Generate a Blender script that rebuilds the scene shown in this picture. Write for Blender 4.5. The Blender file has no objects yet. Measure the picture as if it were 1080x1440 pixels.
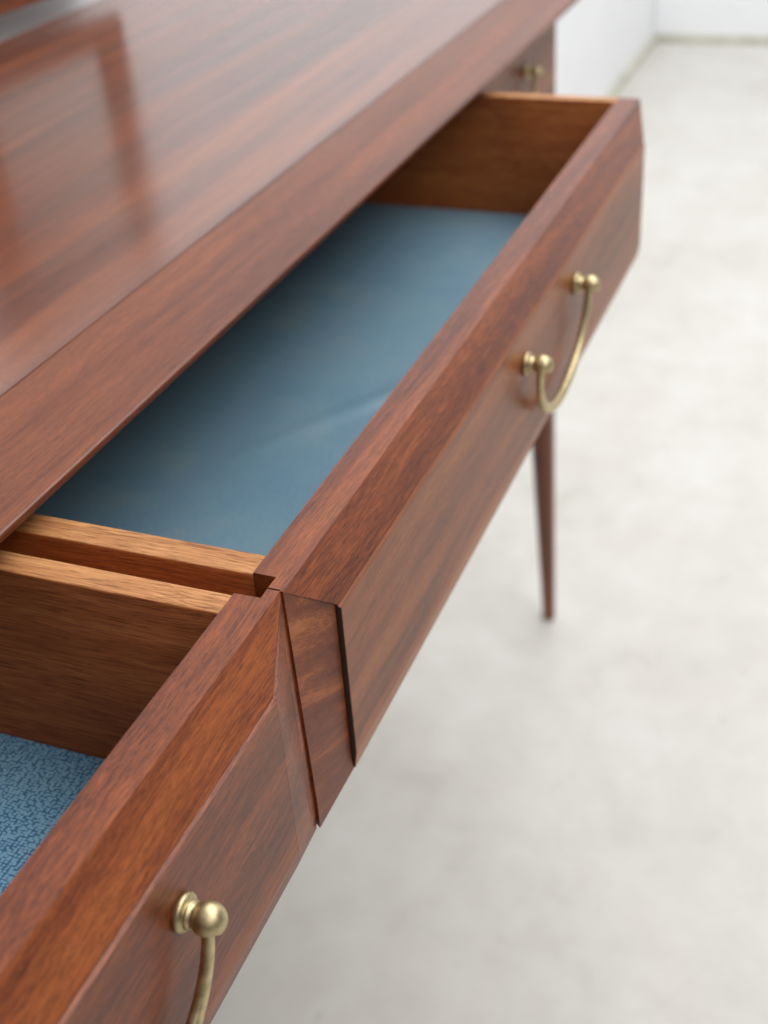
import bpy, math, random
from mathutils import Matrix, Vector

random.seed(7)
scene = bpy.context.scene
COL = scene.collection
PI = math.pi

# ------------------------------------------------------------------ scale
# The table was surveyed in units of U metres measured from the camera;
# q() turns a surveyed point into metres with the floor at z = 0.
U = 0.262
FLOOR = 3.85


def q(x, y, z):
    return Vector((x * U, y * U, (z + FLOOR) * U))


# ------------------------------------------------------------------ camera
cam_data = bpy.data.cameras.new('camera')
cam = bpy.data.objects.new('camera', cam_data)
COL.objects.link(cam)
right = Vector((0.362654, -0.929675, -0.064708))
down = Vector((-0.537077, -0.151752, -0.829771))
fwd = Vector((0.761597, 0.335673, -0.554340))
cm = Matrix.Identity(4)
for i in range(3):
    cm[i][0] = right[i]
    cm[i][1] = -down[i]
    cm[i][2] = -fwd[i]
cm.translation = q(0, 0, 0)
cam.matrix_world = cm
cam_data.sensor_fit = 'VERTICAL'
cam_data.sensor_height = 36.0
cam_data.sensor_width = 27.0
cam_data.lens = 44.79
cam_data.clip_start = 0.02
cam_data.clip_end = 100
cam_data.dof.use_dof = True
cam_data.dof.focus_distance = 0.436
cam_data.dof.aperture_fstop = 9.0
cam_data.dof.aperture_blades = 0
scene.camera = cam

# ------------------------------------------------------------------ light
world = bpy.data.worlds.new('World')
scene.world = world
world.use_nodes = True
bg = world.node_tree.nodes['Background']
bg.inputs['Color'].default_value = (1.0, 0.985, 0.97, 1)
bg.inputs['Strength'].default_value = 0.15


def area(name, loc, target, sx, sy, power, color):
    ld = bpy.data.lights.new(name, 'AREA')
    ld.shape = 'RECTANGLE'
    ld.size = sx
    ld.size_y = sy
    ld.energy = power
    ld.color = color
    o = bpy.data.objects.new(name, ld)
    COL.objects.link(o)
    o.location = loc
    d = Vector(target) - Vector(loc)
    o.rotation_euler = d.to_track_quat('-Z', 'Y').to_euler()
    return o


area('skylight', (1.9, -0.45, 3.3), (1.8, -0.35, 0.0), 5.0, 2.4, 168, (0.985, 0.99, 1.0))
area('window_light', (-0.9, -2.1, 3.1), (0.6, 0.2, 0.7), 2.4, 1.5, 26, (1.0, 0.985, 0.965))

scene.view_settings.view_transform = 'Standard'
scene.view_settings.look = 'None'
scene.view_settings.gamma = 1.0
scene.view_settings.exposure = 0.10
scene.view_settings.use_curve_mapping = False
scene.cycles.use_denoising = True
scene.cycles.max_bounces = 10
scene.cycles.sample_clamp_indirect = 6.0


# ------------------------------------------------------------------ materials
class NT:
    def __init__(self, name):
        self.m = bpy.data.materials.new(name)
        self.m.use_nodes = True
        self.t = self.m.node_tree
        self.b = self.t.nodes['Principled BSDF']

    def n(self, typ, **kw):
        nd = self.t.nodes.new(typ)
        for k, v in kw.items():
            if k.startswith('i_'):
                nd.inputs[k[2:].replace('_', ' ')].default_value = v
            else:
                setattr(nd, k, v)
        return nd

    def l(self, a, b):
        self.t.links.new(a, b)

    def mathn(self, op, a, b=None, clamp=False):
        nd = self.n('ShaderNodeMath', operation=op, use_clamp=clamp)
        for i, v in enumerate((a, b)):
            if v is None:
                continue
            if isinstance(v, (int, float)):
                nd.inputs[i].default_value = v
            else:
                self.l(v, nd.inputs[i])
        return nd.outputs[0]

    def mix(self, fac, a, b, mode='MIX'):
        nd = self.n('ShaderNodeMix', data_type='RGBA', blend_type=mode)
        for s, v in ((nd.inputs[0], fac), (nd.inputs[6], a), (nd.inputs[7], b)):
            if isinstance(v, (int, float)):
                s.default_value = v
            elif isinstance(v, tuple):
                s.default_value = (v[0], v[1], v[2], 1)
            else:
                self.l(v, s)
        return nd.outputs[2]

    def ramp(self, fac, stops, interp='LINEAR'):
        nd = self.n('ShaderNodeValToRGB')
        cr = nd.color_ramp
        cr.interpolation = interp
        while len(cr.elements) < len(stops):
            cr.elements.new(0.5)
        for e, (p, c) in zip(cr.elements, stops):
            e.position = p
            if isinstance(c, (int, float)):
                c = (c, c, c)
            e.color = (c[0], c[1], c[2], 1)
        self.l(fac, nd.inputs[0])
        return nd.outputs[0]

    def noise(self, vec, scale, detail=2.0, rough=0.5, distort=0.0):
        nd = self.n('ShaderNodeTexNoise')
        nd.inputs['Scale'].default_value = scale
        nd.inputs['Detail'].default_value = detail
        nd.inputs['Roughness'].default_value = rough
        nd.inputs['Distortion'].default_value = distort
        self.l(vec, nd.inputs['Vector'])
        return nd.outputs['Fac']


def wood(name, axis, stops, along=1.0, across=1.0, mottle=0.3, pore=0.6, pore_len=1.0, pore_size=1.0,
         rough=0.3, coat=0.5, coat_rough=0.12, offset=(0, 0, 0), bump=0.15, slope=0.0, ior=1.5,
         mottle_scale=1.0, coat_ior=1.5, streak=0.0, tilt=0.0, fibre=0.3, ribbon=0.0):
    """Figured timber with the grain running along one axis of the object."""
    w = NT(name)
    tc = w.n('ShaderNodeTexCoord')
    mp0 = w.n('ShaderNodeMapping')
    mp0.inputs['Location'].default_value = offset
    if slope:
        # grain that drifts slightly off the board's length
        r = [0, 0, 0]
        r[2 if axis != 2 else 0] = slope
        mp0.inputs['Rotation'].default_value = r
    if tilt:
        mp0.inputs['Rotation'].default_value = (0, tilt, 0)
    w.l(tc.outputs['Object'], mp0.inputs['Vector'])
    # wander
    wn = w.n('ShaderNodeTexNoise')
    wn.inputs['Scale'].default_value = 7.0
    wn.inputs['Detail'].default_value = 2.0
    w.l(mp0.outputs[0], wn.inputs['Vector'])
    sub = w.n('ShaderNodeVectorMath', operation='SUBTRACT')
    w.l(wn.outputs['Color'], sub.inputs[0])
    sub.inputs[1].default_value = (0.5, 0.5, 0.5)
    sc = w.n('ShaderNodeVectorMath', operation='SCALE')
    w.l(sub.outputs[0], sc.inputs[0])
    sc.inputs['Scale'].default_value = 0.012
    add = w.n('ShaderNodeVectorMath', operation='ADD')
    w.l(mp0.outputs[0], add.inputs[0])
    w.l(sc.outputs[0], add.inputs[1])
    base = add.outputs[0]

    def stretched(la, lc):
        s = [lc, lc, lc]
        s[axis] = la
        m = w.n('ShaderNodeMapping')
        m.inputs['Scale'].default_value = s
        w.l(base, m.inputs['Vector'])
        return m.outputs[0]

    A = w.noise(stretched(2.2 * along, 55 * across), 1.0, 4, 0.55, 0.3)
    B = w.noise(stretched(30 * mottle_scale, 170 * mottle_scale), 1.0, 4, 0.65, 0.6)
    C = w.noise(stretched(45, 1500), 1.0, 4, 0.65)
    s1 = w.mathn('MULTIPLY', A, 1.0 - mottle - fibre)
    s2 = w.mathn('MULTIPLY', B, mottle)
    s3 = w.mathn('MULTIPLY', C, fibre)
    tot = w.mathn('ADD', w.mathn('ADD', s1, s2), s3)
    col = w.ramp(tot, stops)
    if ribbon:
        Rb = w.noise(stretched(1.6, 95 * across), 1.0, 3, 0.6, 0.15)
        rf = w.mathn('MULTIPLY', w.ramp(Rb, [(0.40, 1.0), (0.50, 0.25), (0.62, 0.0)]), ribbon)
        col = w.mix(rf, col, w.mix(1.0, col, (0.50, 0.42, 0.37), 'MULTIPLY'))
    # open pores: short dark dashes
    Dn = w.noise(stretched(210 / pore_len, 2900 / pore_size), 1.0, 2, 0.5)
    dens = w.noise(stretched(9, 60), 1.0, 2, 0.5)
    dd = w.mathn('ADD', Dn, w.mathn('MULTIPLY', w.mathn('SUBTRACT', dens, 0.5), 0.28))
    pores = w.ramp(dd, [(0.56, 0.0), (0.66, 1.0)])
    pf = w.mathn('MULTIPLY', pores, pore)
    dark = w.mix(1.0, col, (0.22, 0.17, 0.17), 'MULTIPLY')
    col = w.mix(pf, col, dark)
    if streak:
        S = w.noise(stretched(1.1, 26), 1.0, 3, 0.5, 0.2)
        sm = w.mathn('MULTIPLY', w.ramp(S, [(0.52, 0.0), (0.66, 1.0)]), streak)
        col = w.mix(sm, col, (0.055, 0.038, 0.034))
    w.l(col, w.b.inputs['Base Color'])
    rr = w.mathn('ADD', w.mathn('MULTIPLY', B, 0.10), rough - 0.05)
    w.l(rr, w.b.inputs['Roughness'])
    w.b.inputs['IOR'].default_value = ior
    w.b.inputs['Coat Weight'].default_value = coat
    w.b.inputs['Coat Roughness'].default_value = coat_rough
    w.b.inputs['Coat IOR'].default_value = coat_ior
    bp = w.n('ShaderNodeBump')
    bp.inputs['Strength'].default_value = bump
    bp.inputs['Distance'].default_value = 0.0006
    h = w.mathn('SUBTRACT', w.mathn('MULTIPLY', C, 0.5), w.mathn('MULTIPLY', pores, 0.8))
    w.l(h, bp.inputs['Height'])
    w.l(bp.outputs[0], w.b.inputs['Normal'])
    bp2 = w.n('ShaderNodeBump')
    bp2.inputs['Strength'].default_value = bump * 0.35
    bp2.inputs['Distance'].default_value = 0.0006
    w.l(h, bp2.inputs['Height'])
    w.l(bp2.outputs[0], w.b.inputs['Coat Normal'])
    return w.m


RED = [(0.3, (0.0378, 0.0092, 0.0066)), (0.42, (0.1098, 0.023, 0.0076)), (0.5, (0.2025, 0.046, 0.0114)), (0.58, (0.297, 0.0764, 0.0171)), (0.7, (0.387, 0.1178, 0.0294))]
RIB = [(0.32, (0.080, 0.024, 0.011)), (0.42, (0.180, 0.049, 0.015)), (0.50, (0.270, 0.075, 0.021)),
       (0.58, (0.350, 0.109, 0.031)), (0.69, (0.43, 0.152, 0.048))]
TOPC = [(0.32, (0.0378, 0.0101, 0.0066)), (0.42, (0.1062, 0.0248, 0.0085)), (0.5, (0.1755, 0.0423, 0.0114)), (0.58, (0.2385, 0.0626, 0.0162)), (0.69, (0.306, 0.0902, 0.0247))]
OAK = [(0.28, (0.17, 0.058, 0.019)), (0.41, (0.35, 0.140, 0.048)), (0.50, (0.47, 0.210, 0.077)),
       (0.59, (0.57, 0.280, 0.110)), (0.72, (0.65, 0.350, 0.152))]
INS = [(0.28, (0.16, 0.036, 0.010)), (0.41, (0.32, 0.083, 0.021)), (0.50, (0.45, 0.128, 0.033)), (0.59, (0.55, 0.178, 0.050)),
       (0.72, (0.62, 0.230, 0.072))]
SCO = [(0.36, (0.090, 0.022, 0.012)), (0.46, (0.145, 0.036, 0.016)), (0.53, (0.190, 0.050, 0.019)), (0.60, (0.31, 0.092, 0.028)),
       (0.70, (0.39, 0.132, 0.042))]
DRK = [(p, tuple(k * 0.85 for k in c)) for p, c in RED]
M = {}
M['top'] = wood('mahogany_top', 0, TOPC, along=0.6, across=0.55, mottle=0.08, pore=0.4, rough=0.4, coat=1.0,
                coat_rough=0.18, bump=0.05, streak=0.4, ior=1.25, coat_ior=1.85, ribbon=0.55)
M['band'] = wood('mahogany_edge_board', 0, TOPC, along=0.6, across=0.8, mottle=0.12, pore=0.5, rough=0.45, coat=0.3,
                 coat_rough=0.18, offset=(0.3, 0.7, 0.2), bump=0.12, streak=0.45, mottle_scale=2.6, ior=1.35, ribbon=0.5, fibre=0.4)
M['front'] = wood('mahogany_solid', 0, RED, along=0.9, across=1.0, mottle=0.14, pore=0.55, pore_len=1.2, rough=0.45, coat=0.3,
                  coat_rough=0.2, offset=(0.1, 0.3, 0.9), bump=0.2, slope=0.05, mottle_scale=3.2, fibre=0.46, ior=1.35, ribbon=0.38)
M['front_near'] = wood('mahogany_mottled', 0, RED, along=0.9, across=0.9, mottle=0.30, pore=0.6, pore_len=1.0, rough=0.45, coat=0.25,
                       coat_rough=0.22, offset=(0.63, 0.2, 0.5), bump=0.2, mottle_scale=4.4, slope=-0.04, fibre=0.38, ior=1.35, ribbon=0.5)
M['panel'] = wood('ribbon_veneer', 0, RIB, along=0.5, across=0.8, mottle=0.05, pore=0.35, rough=0.45, coat=0.2,
                  coat_rough=0.24, offset=(0.2, 0.1, 0.4), bump=0.08, streak=0.3, fibre=0.4, ior=1.33, ribbon=0.5)
M['panel_near'] = wood('mottled_veneer', 0, RED, along=0.8, across=1.0, mottle=0.22, pore=0.55, pore_len=1.2, rough=0.45, coat=0.25,
                       coat_rough=0.24, offset=(0.9, 0.4, 0.1), bump=0.2, mottle_scale=3.8, fibre=0.42, ior=1.35, ribbon=0.5)
M['side'] = wood('pale_oak', 1, OAK, along=1.2, across=1.8, mottle=0.16, pore=0.55, pore_len=2.4, pore_size=1.3,
                 rough=0.55, coat=0.0, bump=0.35, ior=1.35, fibre=0.52)
M['inside'] = wood('oiled_oak', 1, INS, along=1.2, across=1.8, mottle=0.16, pore=0.55, pore_len=2.6, pore_size=1.3,
                   rough=0.6, coat=0.0, bump=0.3, ior=1.3, fibre=0.52)
M['scoop'] = wood('crosscut_mahogany', 0, SCO, along=3.5, across=1.7, mottle=0.06, pore=0.2, rough=0.5, coat=0.08,
                  coat_rough=0.3, offset=(0.2, 0.5, 0.3), bump=0.12, tilt=-0.36, ior=1.4)
M['leg'] = wood('mahogany_leg', 2, DRK, mottle=0.2, pore=0.4, rough=0.4, coat=0.2, coat_rough=0.2)
M['frame'] = wood('mahogany_frame', 0, RED, mottle=0.2, pore=0.4, rough=0.4, coat=0.2, coat_rough=0.2)


def mat_simple(name, color, rough=0.5, metal=0.0, var=0.0, scale=40):
    w = NT(name)
    if var:
        tc = w.n('ShaderNodeTexCoord')
        f = w.noise(tc.outputs['Object'], scale, 4, 0.6)
        c = w.ramp(f, [(0.3, tuple(k * (1 - var) for k in color)), (0.7, tuple(min(1, k * (1 + var)) for k in color))])
        w.l(c, w.b.inputs['Base Color'])
        r = w.mathn('ADD', w.mathn('MULTIPLY', f, 0.25), rough - 0.12)
        w.l(r, w.b.inputs['Roughness'])
    else:
        w.b.inputs['Base Color'].default_value = (*color, 1)
        w.b.inputs['Roughness'].default_value = rough
    w.b.inputs['Metallic'].default_value = metal
    return w.m


M['brass'] = mat_simple('aged_brass', (0.53, 0.435, 0.25), 0.44, 1.0, 0.26, 300)
M['glass'] = mat_simple('mirror_glass', (0.86, 0.87, 0.85), 0.02, 1.0)
M['board'] = mat_simple('backing_board', (0.16, 0.08, 0.045), 0.7, 0.0, 0.2, 60)
M['dark'] = mat_simple('stained_edge', (0.028, 0.010, 0.009), 0.5)


def mat_liner(name, fade, rough):
    """Blue paper printed with an irregular woven-cell pattern, more or less faded."""
    w = NT(name)
    tc = w.n('ShaderNodeTexCoord')
    mp = w.n('ShaderNodeMapping')
    mp.inputs['Scale'].default_value = (1.0, 0.72, 1.0)
    w.l(tc.outputs['Object'], mp.inputs['Vector'])
    vo = w.n('ShaderNodeTexVoronoi', feature='F1', distance='CHEBYCHEV')
    vo.voronoi_dimensions = '2D'
    vo.inputs['Scale'].default_value = 780
    vo.inputs['Randomness'].default_value = 0.55
    w.l(mp.outputs[0], vo.inputs['Vector'])
    mp2 = w.n('ShaderNodeMapping')
    mp2.inputs['Scale'].default_value = (240, 600, 1)
    w.l(tc.outputs['Object'], mp2.inputs['Vector'])
    br = w.noise(mp2.outputs[0], 1.0, 1, 0.5)
    d = w.mathn('SUBTRACT', w.mathn('ADD', 0.5, w.mathn('MULTIPLY', w.mathn('SUBTRACT', br, 0.5), 0.7)), vo.outputs['Distance'])
    cell = w.ramp(d, [(0.06, 0.0), (0.14, 1.0)])
    big = w.noise(tc.outputs['Object'], 26, 4, 0.6)
    light = w.ramp(big, [(0.3, (0.17, 0.37, 0.54)), (0.55, (0.21, 0.40, 0.54)), (0.72, (0.27, 0.42, 0.50))])
    dark = w.ramp(big, [(0.3, (0.045, 0.135, 0.26)), (0.7, (0.055, 0.165, 0.27))])
    dark = w.mix(fade, dark, light)
    col = w.mix(cell, dark, light)
    col = w.mix(fade, col, w.ramp(big, [(0.30, (0.125, 0.19, 0.225)), (0.5, (0.138, 0.205, 0.237)), (0.70, (0.155, 0.218, 0.24))]))
    # foxing
    st = w.noise(tc.outputs['Object'], 70, 3, 0.7)
    sp = w.mathn('MULTIPLY', w.ramp(st, [(0.66, 0.0), (0.76, 1.0)]), 0.2)
    col = w.mix(sp, col, (0.22, 0.20, 0.13))
    w.l(col, w.b.inputs['Base Color'])
    w.b.inputs['Roughness'].default_value = rough
    w.b.inputs['IOR'].default_value = 1.5
    bp = w.n('ShaderNodeBump')
    bp.inputs['Strength'].default_value = 0.05
    bp.inputs['Distance'].default_value = 0.002
    w.l(w.noise(tc.outputs['Object'], 30, 3, 0.5), bp.inputs['Height'])
    w.l(bp.outputs[0], w.b.inputs['Normal'])
    return w.m


M['liner'] = mat_liner('printed_lining_paper', 0.0, 0.45)
M['liner_faded'] = mat_liner('faded_lining_paper', 0.62, 0.38)


def mat_floor():
    w = NT('pale_concrete')
    tc = w.n('ShaderNodeTexCoord')
    a = w.noise(tc.outputs['Object'], 3.2, 6, 0.62, 0.4)
    b = w.noise(tc.outputs['Object'], 17, 5, 0.62, 0.3)
    f = w.mathn('ADD', w.mathn('MULTIPLY', a, 0.6), w.mathn('MULTIPLY', b, 0.4))
    col = w.ramp(f, [(0.36, (0.475, 0.457, 0.412)), (0.45, (0.535, 0.52, 0.476)), (0.54, (0.57, 0.557, 0.515)),
                     (0.66, (0.61, 0.60, 0.562))])
    # pinkish wear patches
    pm = w.n('ShaderNodeMapping')
    pm.inputs['Location'].default_value = (3.1, 1.7, 0)
    w.l(tc.outputs['Object'], pm.inputs['Vector'])
    p = w.noise(pm.outputs[0], 5.5, 5, 0.65, 0.5)
    pf = w.mathn('MULTIPLY', w.ramp(p, [(0.52, 0.0), (0.70, 1.0)]), 0.30)
    col = w.mix(pf, col, (0.53, 0.465, 0.43))
    # scuffs and small stains
    s = w.noise(pm.outputs[0], 23, 4, 0.7, 0.6)
    sf = w.mathn('MULTIPLY', w.ramp(s, [(0.64, 0.0), (0.76, 1.0)]), 0.55)
    col = w.mix(sf, col, (0.36, 0.345, 0.32))
    # hairline cracks
    wv = w.n('ShaderNodeTexVoronoi', feature='DISTANCE_TO_EDGE')
    wv.voronoi_dimensions = '2D'
    wv.inputs['Scale'].default_value = 2.1
    wob = w.n('ShaderNodeTexNoise')
    wob.inputs['Scale'].default_value = 9
    wob.inputs['Detail'].default_value = 4
    w.l(tc.outputs['Object'], wob.inputs['Vector'])
    vm = w.n('ShaderNodeVectorMath', operation='SCALE')
    w.l(wob.outputs['Color'], vm.inputs[0])
    vm.inputs['Scale'].default_value = 0.16
    va = w.n('ShaderNodeVectorMath', operation='ADD')
    w.l(tc.outputs['Object'], va.inputs[0])
    w.l(vm.outputs[0], va.inputs[1])
    w.l(va.outputs[0], wv.inputs['Vector'])
    cr = w.ramp(wv.outputs['Distance'], [(0.0, 1.0), (0.008, 0.0)])
    cf = w.mathn('MULTIPLY', w.mathn('MULTIPLY', cr, w.ramp(p, [(0.45, 0.0), (0.6, 1.0)])), 0.22)
    col = w.mix(cf, col, (0.33, 0.32, 0.30))
    w.l(col, w.b.inputs['Base Color'])
    r = w.mathn('ADD', w.mathn('MULTIPLY', b, 0.3), 0.38)
    w.l(r, w.b.inputs['Roughness'])
    bp = w.n('ShaderNodeBump')
    bp.inputs['Strength'].default_value = 0.15
    bp.inputs['Distance'].default_value = 0.003
    w.l(b, bp.inputs['Height'])
    w.l(bp.outputs[0], w.b.inputs['Normal'])
    return w.m


M['floor'] = mat_floor()
M['wall'] = mat_simple('white_plaster', (0.89, 0.90, 0.92), 0.75, 0.0, 0.02, 6)
M['skirt'] = mat_simple('aged_sealant', (0.52, 0.51, 0.41), 0.7, 0.0, 0.25, 12)


# ------------------------------------------------------------------ builders
def empty(name, loc, label, cat, group=None):
    o = bpy.data.objects.new(name, None)
    o.empty_display_size = 0.05
    COL.objects.link(o)
    o.location = loc
    o['label'] = label
    o['category'] = cat
    if group:
        o['group'] = group
    return o


ORIGIN = {}


def mesh(name, verts, faces, mat, parent=None, smooth=False, bevel=0.0, seg=2, angle=30, kind=None):
    base = Vector((0, 0, 0))
    pr = parent
    while pr is not None:
        base = base + pr.location
        pr = pr.parent
    me = bpy.data.meshes.new(name)
    me.from_pydata([tuple(Vector(v) - base) for v in verts], [], faces)
    me.validate()
    me.update()
    import bmesh
    bm = bmesh.new()
    bm.from_mesh(me)
    bmesh.ops.recalc_face_normals(bm, faces=bm.faces)
    bm.to_mesh(me)
    bm.free()
    if smooth:
        for p in me.polygons:
            p.use_smooth = True
    o = bpy.data.objects.new(name, me)
    COL.objects.link(o)
    if parent is not None:
        o.parent = parent
    if isinstance(mat, (list, tuple)):
        for m in mat:
            me.materials.append(m)
    else:
        me.materials.append(mat)
    if bevel:
        md = o.modifiers.new('edge', 'BEVEL')
        md.width = bevel
        md.segments = seg
        md.limit_method = 'ANGLE'
        md.angle_limit = math.radians(angle)
        md.harden_normals = False
    if kind:
        o['kind'] = kind
    return o


def box_data(x0, x1, y0, y1, z0, z1):
    v = [q(x, y, z) for z in (z0, z1) for y in (y0, y1) for x in (x0, x1)]
    f = [(0, 2, 3, 1), (4, 5, 7, 6), (0, 1, 5, 4), (2, 6, 7, 3), (0, 4, 6, 2), (1, 3, 7, 5)]
    return v, f


def box(name, x0, x1, y0, y1, z0, z1, mat, parent=None, bevel=0.0, **kw):
    v, f = box_data(x0, x1, y0, y1, z0, z1)
    return mesh(name, v, f, mat, parent, bevel=bevel, **kw)


def loft(name, stations, mat, parent, bevel=0.0, **kw):
    """stations: [(x, [(y, z) or (y, z, dx), ...])] closed rings of equal length."""
    n = len(stations[0][1])
    v, f = [], []
    for x, ring in stations:
        v += [q(x + (p[2] if len(p) > 2 else 0.0), p[0], p[1]) for p in ring]
    for i in range(len(stations) - 1):
        for j in range(n):
            k = (j + 1) % n
            f.append((i * n + j, i * n + k, (i + 1) * n + k, (i + 1) * n + j))
    f.append(tuple(range(n)))
    f.append(tuple(range((len(stations) - 1) * n, len(stations) * n)))
    return mesh(name, v, f, mat, parent, bevel=bevel, **kw)


def lerp(a, b, t):
    return tuple(p + (r - p) * t for p, r in zip(a, b))


# ------------------------------------------------------------------ setting
WALL_Y = 2.777 / 3.72 * FLOOR
WALL_X = 14.78 / 3.72 * FLOOR
fz = 0.0
mesh('floor', [(-6, -8, 0), (WALL_X * U + 0.3, -8, 0), (WALL_X * U + 0.3, WALL_Y * U + 0.3, 0), (-6, WALL_Y * U + 0.3, 0)],
     [(0, 1, 2, 3)], M['floor'], kind='structure')


def wbox(name, x0, x1, y0, y1, z0, z1, mat, kind):
    v = [Vector((x, y, z)) for z in (z0, z1) for y in (y0, y1) for x in (x0, x1)]
    f = [(0, 2, 3, 1), (4, 5, 7, 6), (0, 1, 5, 4), (2, 6, 7, 3), (0, 4, 6, 2), (1, 3, 7, 5)]
    return mesh(name, v, f, mat, kind=kind)


wy, wx = WALL_Y * U, WALL_X * U
wbox('wall_back', -6, wx + 0.25, wy, wy + 0.2, 0.002, 2.8, M['wall'], 'structure')
wbox('wall_far', wx, wx + 0.2, -8, wy - 0.002, 0.002, 2.8, M['wall'], 'structure')
wbox('skirting_back', -6, wx - 0.013, wy - 0.010, wy - 0.0005, 0.0, 0.016, M['skirt'], 'structure')
wbox('skirting_far', wx - 0.012, wx - 0.0005, -8, wy - 0.011, 0.0, 0.018, M['skirt'], 'structure')

# ------------------------------------------------------------------ dressing table
SH = 0.575          # how far the two near drawers are pulled out
T = empty('dressing_table', q(2.28, 1.9, -FLOOR),
          'polished mahogany dressing table with tapered legs, standing before the white wall', 'dressing table')
XL, XR = -0.08, 4.62
TY0, TY1 = 1.056, 2.735
BAND = 1.272
# main veneered top
tr = [(BAND + 0.004, -0.9312), (TY1, -0.9312), (TY1, -0.985), (BAND + 0.004, -0.985)]
loft('table_top', [(XL, tr), (XR, tr)], M['top'], T)
# solid front board, falling slightly towards its edge and undercut below
ring = [(BAND, -0.9304), (TY0 + 0.002, -0.9450), (TY0 - 0.001, -0.9468), (TY0 - 0.002, -0.950), (TY0 - 0.0015, -0.957), (TY0 + 0.006, -0.9625),
        (TY0 + 0.06, -0.984), (BAND, -0.985)]
loft('edge_board', [(XL, ring), (XR, ring)], M['band'], T)
# carcass
CY = 0.722 + SH + 0.02
box('end_panel', 4.472, 4.538, CY - 0.07, 2.70, -1.46, -0.9855, M['front'], T, bevel=0.001)
box('end_panel', -0.02, 0.046, CY - 0.07, 2.70, -1.46, -0.9855, M['front'], T, bevel=0.001)
box('back_panel', 0.047, 4.471, 2.66, 2.70, -1.46, -0.9856, M['board'], T)
box('bottom_panel', 0.047, 4.471, CY, 2.659, -1.50, -1.4605, M['board'], T)
box('divider', 1.150, 1.182, CY + 0.03, 2.659, -1.460, -0.9857, M['board'], T)
box('divider', 3.408, 3.428, CY + 0.03, 2.659, -1.460, -0.9857, M['board'], T)


def leg(x, y, sx, sy):
    v, f = [], []
    n = 20
    prof = [(-1.501, 0.074), (-1.9, 0.069), (-2.65, 0.055), (-3.2, 0.043), (-3.80, 0.030), (-FLOOR + 0.008, 0.0295), (-FLOOR, 0.027)]
    for z, r in prof:
        t = (z + 1.5) / (-FLOOR + 1.5)
        for i in range(n):
            a = 2 * PI * i / n
            v.append(q(x + sx * t + r * math.cos(a), y + sy * t + r * math.sin(a), z))
    for i in range(len(prof) - 1):
        for j in range(n):
            k = (j + 1) % n
            f.append((i * n + j, i * n + k, (i + 1) * n + k, (i + 1) * n + j))
    f.append(tuple(range(n)))
    f.append(tuple(range((len(prof) - 1) * n, len(prof) * n)))
    return mesh('leg', v, f, M['leg'], T, smooth=True)


FX, FY = 4.503 / 3.72 * FLOOR, 1.1948 / 3.72 * FLOOR
leg(4.545, 1.285, FX - 4.545, FY - 1.285)
leg(0.06, 1.36, 4.50 - FX, FY - 1.36)
leg(4.50, 2.56, FX - 4.50, 0.05)
leg(0.06, 2.56, 4.50 - FX, 0.05)


# ------------------------------------------------------------------ brass drop handle
def lathe_y(cx, cy, cz, prof, n=40):
    """Revolve (distance out of the front in metres, radius) around the post axis; out is -Y."""
    v, f = [], []
    c = q(cx, cy, cz)
    for d, r in prof:
        for i in range(n):
            a = 2 * PI * i / n
            v.append(c + Vector((r * math.cos(a), -d, r * math.sin(a))))
    for i in range(len(prof) - 1):
        for j in range(n):
            k = (j + 1) % n
            f.append((i * n + j, i * n + k, (i + 1) * n + k, (i + 1) * n + j))
    f.append(tuple(range(n)))
    f.append(tuple(range((len(prof) - 1) * n, len(prof) * n)))
    return v, f


BALL_D, BALL_R = 0.0094, 0.0056


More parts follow.
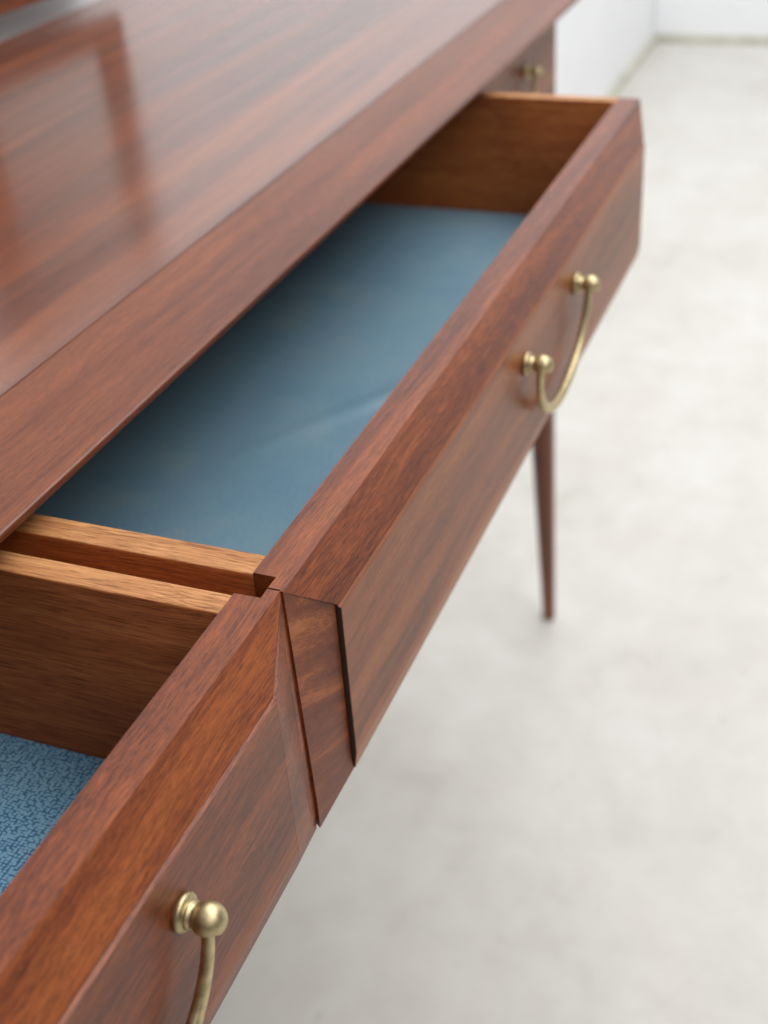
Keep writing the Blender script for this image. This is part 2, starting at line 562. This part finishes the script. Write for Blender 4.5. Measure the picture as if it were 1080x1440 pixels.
def handle(parent, x0, x1, y, z, swing=0.0):
    posts = []
    c0, c1 = q(x0, y, z), q(x1, y, z)
    # bail: flattened rod on a half ellipse hanging from the two balls
    ax = (c1 - c0).length / 2
    mid = (c0 + c1) / 2 + Vector((0, -BALL_D + 0.0010, -0.001))
    drop = 0.043
    v, f = [], []
    ns, nr = 56, 14
    for i in range(ns + 1):
        t = PI * i / ns
        px, pz = -ax * math.cos(t), -drop * math.sin(t) ** 0.9 if 0 < i < ns else 0.0
        tx, tz = ax * math.sin(t), -drop * math.cos(t)
        if i in (0, ns):
            tx, tz = 0, (-1 if i == 0 else 1)
        L = math.hypot(tx, tz)
        tx, tz = tx / L, tz / L
        w = math.sin(t)
        rin = 0.0016 + 0.0016 * w      # in the plane of the loop
        rout = 0.0018 + 0.0005 * w
        for j in range(nr):
            a = 2 * PI * j / nr
            ca, sa = math.cos(a), math.sin(a)
            ca = math.copysign(abs(ca) ** 0.7, ca)
            sa = math.copysign(abs(sa) ** 0.7, sa)
            # hangs with a slight lean towards the front board
            lean = -pz * swing
            v.append(mid + Vector((px + (-tz) * rin * ca, lean + rout * sa, pz + tx * rin * ca)))
    for i in range(ns):
        for j in range(nr):
            k = (j + 1) % nr
            f.append((i * nr + j, i * nr + k, (i + 1) * nr + k, (i + 1) * nr + j))
    f.append(tuple(range(nr)))
    f.append(tuple(range(ns * nr, (ns + 1) * nr)))
    h = mesh('handle', v, f, M['brass'], parent, smooth=True)
    for x in (x0, x1):
        prof = [(-0.0005, 0.0055), (0.0002, 0.0059), (0.0007, 0.0062), (0.0013, 0.00635), (0.0019, 0.0062), (0.0024, 0.0058), (0.0027, 0.0052),
                (0.0028, 0.0046), (0.0030, 0.0044), (0.0034, 0.0047), (0.0040, 0.0046), (0.0044, 0.0042)]
        a0 = 0.74
        nb = 26
        for i in range(nb + 1):
            a = a0 + (PI - a0) * i / nb
            prof.append((BALL_D - BALL_R * math.cos(a), max(0.00008, BALL_R * math.sin(a))))
        vv, ff = lathe_y(x, y, z, prof, 56)
        c = q(x, y, z)
        # slot in the underside of the ball that takes the end of the bail
        for i, p in enumerate(vv):
            d = p - c
            if abs(-d.y - BALL_D) < 0.0043 and d.z < -0.0014:
                vv[i] = Vector((p.x, p.y, c.z - 0.0014))
        mesh('handle_post', vv, ff, M['brass'], h, smooth=True)
    return h


# ------------------------------------------------------------------ drawers
def liner(parent, x0, x1, y0, y1, z, streak_ridge=None):
    nx, ny = (110, 80) if streak_ridge else (30, 24)
    v, f = [], []
    for j in range(ny + 1):
        for i in range(nx + 1):
            x = x0 + (x1 - x0) * i / nx
            y = y0 + (y1 - y0) * j / ny
            h = 0.0
            if streak_ridge:  # low ridge added to catch light, standing in for a light streak
                (ax, ay), (bx, by) = streak_ridge
                dx, dy = bx - ax, by - ay
                L = math.hypot(dx, dy)
                s = ((x - ax) * dx + (y - ay) * dy) / L / L
                d = ((x - ax) * -dy + (y - ay) * dx) / L
                amp = max(0.0, min(1.0, 0.25 + s * 1.5)) * 0.009 if s > -0.17 else 0.0
                h = amp * math.exp(-(d / 0.026) ** 2)
                h += 0.003 * math.sin(3.1 * x + 1.3) * math.sin(4.0 * y)
                e = min(1.0, (x - x0) / 0.1, (x1 - x) / 0.1, (y - y0) / 0.02, (y1 - y) / 0.1)
                h = max(0.0, h) * max(0.0, e)
            v.append(q(x, y, z + 0.002 + h))
    for j in range(ny):
        for i in range(nx):
            a = j * (nx + 1) + i
            f.append((a, a + 1, a + nx + 2, a + nx + 1))
    return mesh('lining_paper', v, f, M['liner_faded' if streak_ridge else 'liner'], parent, smooth=True)


DB = 1.36           # depth of the drawer boxes behind their fronts


def drawer_box(D, xa, xb, ta, tb, y0, streak_ridge=None):
    """Sides at xa..xa+ta and xb-tb..xb, behind a front whose back face is y0."""
    yb = y0 + DB
    for a, b in ((xa, xa + ta), (xb - tb, xb)):
        o = box('drawer_side', a, b, y0 + 0.0006, yb, -1.400, -1.0035, [M['inside'], M['side']], D, bevel=0.0007)
        for p in o.data.polygons:
            if p.normal.z > 0.9:          # bare, rubbed top edge
                p.material_index = 1
    box('drawer_back', xa + ta + 0.0005, xb - tb - 0.0005, yb - 0.045, yb - 0.002, -1.398, -1.05, M['side'], D, bevel=0.0005)
    box('drawer_bottom', xa + ta + 0.0005, xb - tb - 0.0005, y0 + 0.0008, yb - 0.046, -1.372, -1.337, M['board'], D)
    liner(D, xa + ta + 0.001, xb - tb - 0.001, y0 + 0.002, yb - 0.048, -1.3365, streak_ridge)


# --- the wide middle drawer
D1 = empty('drawer', q(2.28, 1.3, -1.425), 'wide middle drawer pulled open, blue lining in deep shade under the table top', 'drawer',
           'drawers of the dressing table')
A2 = (0.665, -1.0)
X0, XN, XB, X3 = 1.163, 1.190, 1.246, 3.385
B3 = (0.6290, -1.0755)           # foot of the sloping upper face
PY, PZ0, PZ1, PZ2 = 0.6250, -1.0785, -1.358, -1.3905      # face, top, lower arris and bottom of the applied panel
FY = 0.6345
NSEG = 8


def mid_ring(t, inner):
    """cross-section of the scooped end, t = 0 at the joint, 1 at the panel"""
    dx = (1 - t)
    p3 = lerp((A2[0], A2[1] - 0.0006), B3, t)
    z4, z5 = PZ1, PZ2 + 0.001
    pts = [(inner, -1.400), (inner, -1.0), A2, p3]
    e4, e5 = (PY + 0.008, z4, -0.040 * dx), (PY + 0.0075, z5, -0.043 * dx)
    f4, f5 = (FY, z4, 0.0), (PY + 0.0065, z5, 0.0)
    m3 = (p3[0] + (FY - B3[0]) * t, p3[1] - 0.001, 0.0)
    m4 = lerp(e4, f4, t)
    for k in range(0, 6):
        pts.append(lerp(m3, m4, k / 6))
    pts.append(m4)
    pts.append(lerp(e5, f5, t))
    return pts


full = [(0.722, -1.400), (0.722, -1.0), A2, B3] + [lerp((FY, B3[1] - 0.001), (FY, PZ1), k / 6) for k in range(0, 7)] + [(FY, PZ2 + 0.001)]
farend = [(p[0], p[1], (0.665 - p[0]) * -2.9) if p[0] < 0.7 else p for p in full]
tn = (XN - X0) / (XB - X0)
stations = [(X0, mid_ring(0.0, 0.688)), (XN - 0.0004, mid_ring(tn, 0.688)), (XN, mid_ring(tn, 0.722))]
for k in range(1, NSEG + 1):
    t = tn + (1 - tn) * k / NSEG
    stations.append((X0 + (XB - X0) * t, mid_ring(t, 0.722)))
stations += [(XB + 0.0004, full), (X3, farend)]
F1 = loft('drawer_front', stations, [M['front'], M['scoop']], D1, bevel=0.0004, seg=2, angle=24)
n_ring = len(full)
for p in F1.data.polygons:
    c = p.center + D1.location
    xs = [F1.data.vertices[i].co.x + D1.location.x for i in p.vertices]
    js = sorted(i % n_ring for i in p.vertices)
    if p.normal.y < -0.5 and max(xs) < (XB + 0.0002) * U and js[0] >= 3:
        p.material_index = 1
pan = [(FY - 0.0005, PZ0), (PY + 0.0055, PZ0), (PY, PZ0 - 0.0030), (PY, PZ1), (PY + 0.0050, PZ2), (FY - 0.0005, PZ2)]
panfar = [(y, z, 0.0) for y, z in pan]
P1 = loft('front_panel', [(XB + 0.001, pan), (X3 - 0.108, pan)], [M['panel'], M['dark']], F1, bevel=0.0004)
for p in P1.data.polygons:
    if abs(p.normal.x) > 0.9:
        p.material_index = 1
drawer_box(D1, 1.190, 3.397, 0.046, 0.036, 0.722, streak_ridge=((1.86, 1.225), (2.36, 0.90)))
handle(D1, 2.155, 2.547, PY, -1.159, 0.05)

# --- the near drawer
s = 0.005
D2 = empty('drawer', q(0.6, 1.3, -1.425), 'near drawer cut by the left edge, mottled red front and blue woven-pattern lining', 'drawer',
           'drawers of the dressing table')
NA, NB, NE = 0.03, 1.048, 1.166
n2 = (A2[0] + s, -1.0)
n3 = (B3[0] + s, B3[1])
inner = 0.7265
nfar = [(inner, -1.400), (inner, -1.0), n2, n3, (FY + s, PZ0 - 0.001), (FY + s, PZ0 - 0.003), (FY + s, PZ1), (FY + s, PZ2 + 0.001)]
npan = [(PY + s + 0.0055, PZ0), (PY + s, PZ0 - 0.003), (PY + s, PZ1), (PY + s + 0.005, PZ2)]
nmid = [(inner, -1.400), (inner, -1.0), n2, n3] + npan


def near_ring(x, inn):
    t = (x - NB) / (NE - NB)
    end = [(n2[0] - 0.0004, -1.0022, 0.0), (n2[0] - 0.0008, -1.0045, -0.001), (PY + 0.008 + s, PZ1, -0.043), (PY + 0.0075 + s, PZ2, -0.047)]
    out = [(inn, -1.400), (inn, -1.0), n2, lerp(n3, (n2[0], -1.0006), t)]
    for a, b in zip(npan, end):
        out.append(lerp((a[0], a[1], 0.0), (b[0], b[1], b[2]), t))
    return out


F2 = loft('drawer_front', [(NA, nfar), (NB - 0.0004, nfar), (NB, nmid), (1.1425, near_ring(1.1425, inner)), (1.1430, near_ring(1.1430, 0.688)),
                           (NE, near_ring(NE, 0.688))], [M['front_near'], M['panel_near']], D2, bevel=0.0004)
for p in F2.data.polygons:
    xs = [F2.data.vertices[i].co.x + D2.location.x for i in p.vertices]
    js = sorted(i % 8 for i in p.vertices)
    if p.normal.y < -0.4 and min(xs) > (NB - 0.0002) * U and js[0] >= 4:
        p.material_index = 1
pan2 = [(FY + s - 0.0005, PZ0)] + npan + [(FY + s - 0.0005, PZ2)]
loft('front_panel', [(NA, pan2), (NB - 0.00045, pan2)], M['panel_near'], F2)
drawer_box(D2, 0.055, 1.1425, 0.042, 0.042, inner)
handle(D2, 0.381, 0.773, PY + s, -1.161, 0.05)

# --- the far drawer, closed
D3 = empty('drawer', q(3.9, 1.9, -1.425), 'closed drawer at the far end, behind the open ones', 'drawer', 'drawers of the dressing table')
fr = [(p[0] + SH, p[1]) for p in full]
F3 = loft('drawer_front', [(3.41, fr), (4.545, fr)], M['front'], D3, bevel=0.0005)
pr = [(y + SH, z) for y, z in pan]
loft('front_panel', [(3.41, pr), (4.545, pr)], M['panel'], F3, bevel=0.0004)
drawer_box(D3, 3.43, 4.47, 0.042, 0.042, 0.722 + SH)
handle(D3, 3.77, 4.162, PY + SH, -1.159, 0.05)

# ------------------------------------------------------------------ mirror at the back of the top
MR = empty('table_mirror', q(3.65, 2.76, -0.9305), 'mahogany-framed mirror above the back of the table top, mostly out of view', 'mirror')
MX0, MX1, MZ0, MZ1 = 3.24, 4.13, -0.865, 0.1
st = 0.10


def mbox(name, x0, x1, y0, y1, z0, z1, mat, parent, bevel=0.0):
    """box in the mirror's plane, which is turned a little towards the room"""
    v, f = box_data(x0, x1, y0, y1, z0, z1)
    c = q(3.24, 2.80, 0)
    R = Matrix.Rotation(math.radians(-6.0), 3, 'Z')
    vv = []
    for p in v:
        d = R @ Vector((p.x - c.x, p.y - c.y, 0))
        vv.append(Vector((c.x + d.x, c.y + d.y, p.z)))
    return mesh(name, vv, f, mat, parent, bevel=bevel)


mbox('frame_stile', MX0, MX0 + 0.15, 2.79, 2.84, MZ0, MZ1, M['frame'], MR, 0.001)
mbox('frame_stile', MX1 - 0.15, MX1, 2.79, 2.84, MZ0, MZ1, M['frame'], MR, 0.001)
mbox('frame_rail', MX0 + 0.151, MX1 - 0.151, 2.79, 2.84, MZ0, MZ0 + st, M['frame'], MR, 0.001)
mbox('frame_rail', MX0 + 0.151, MX1 - 0.151, 2.79, 2.84, MZ1 - st, MZ1, M['frame'], MR, 0.001)
mbox('mirror_glass', MX0 + 0.152, MX1 - 0.152, 2.80, 2.81, MZ0 + st + 0.001, MZ1 - st - 0.001, M['glass'], MR)
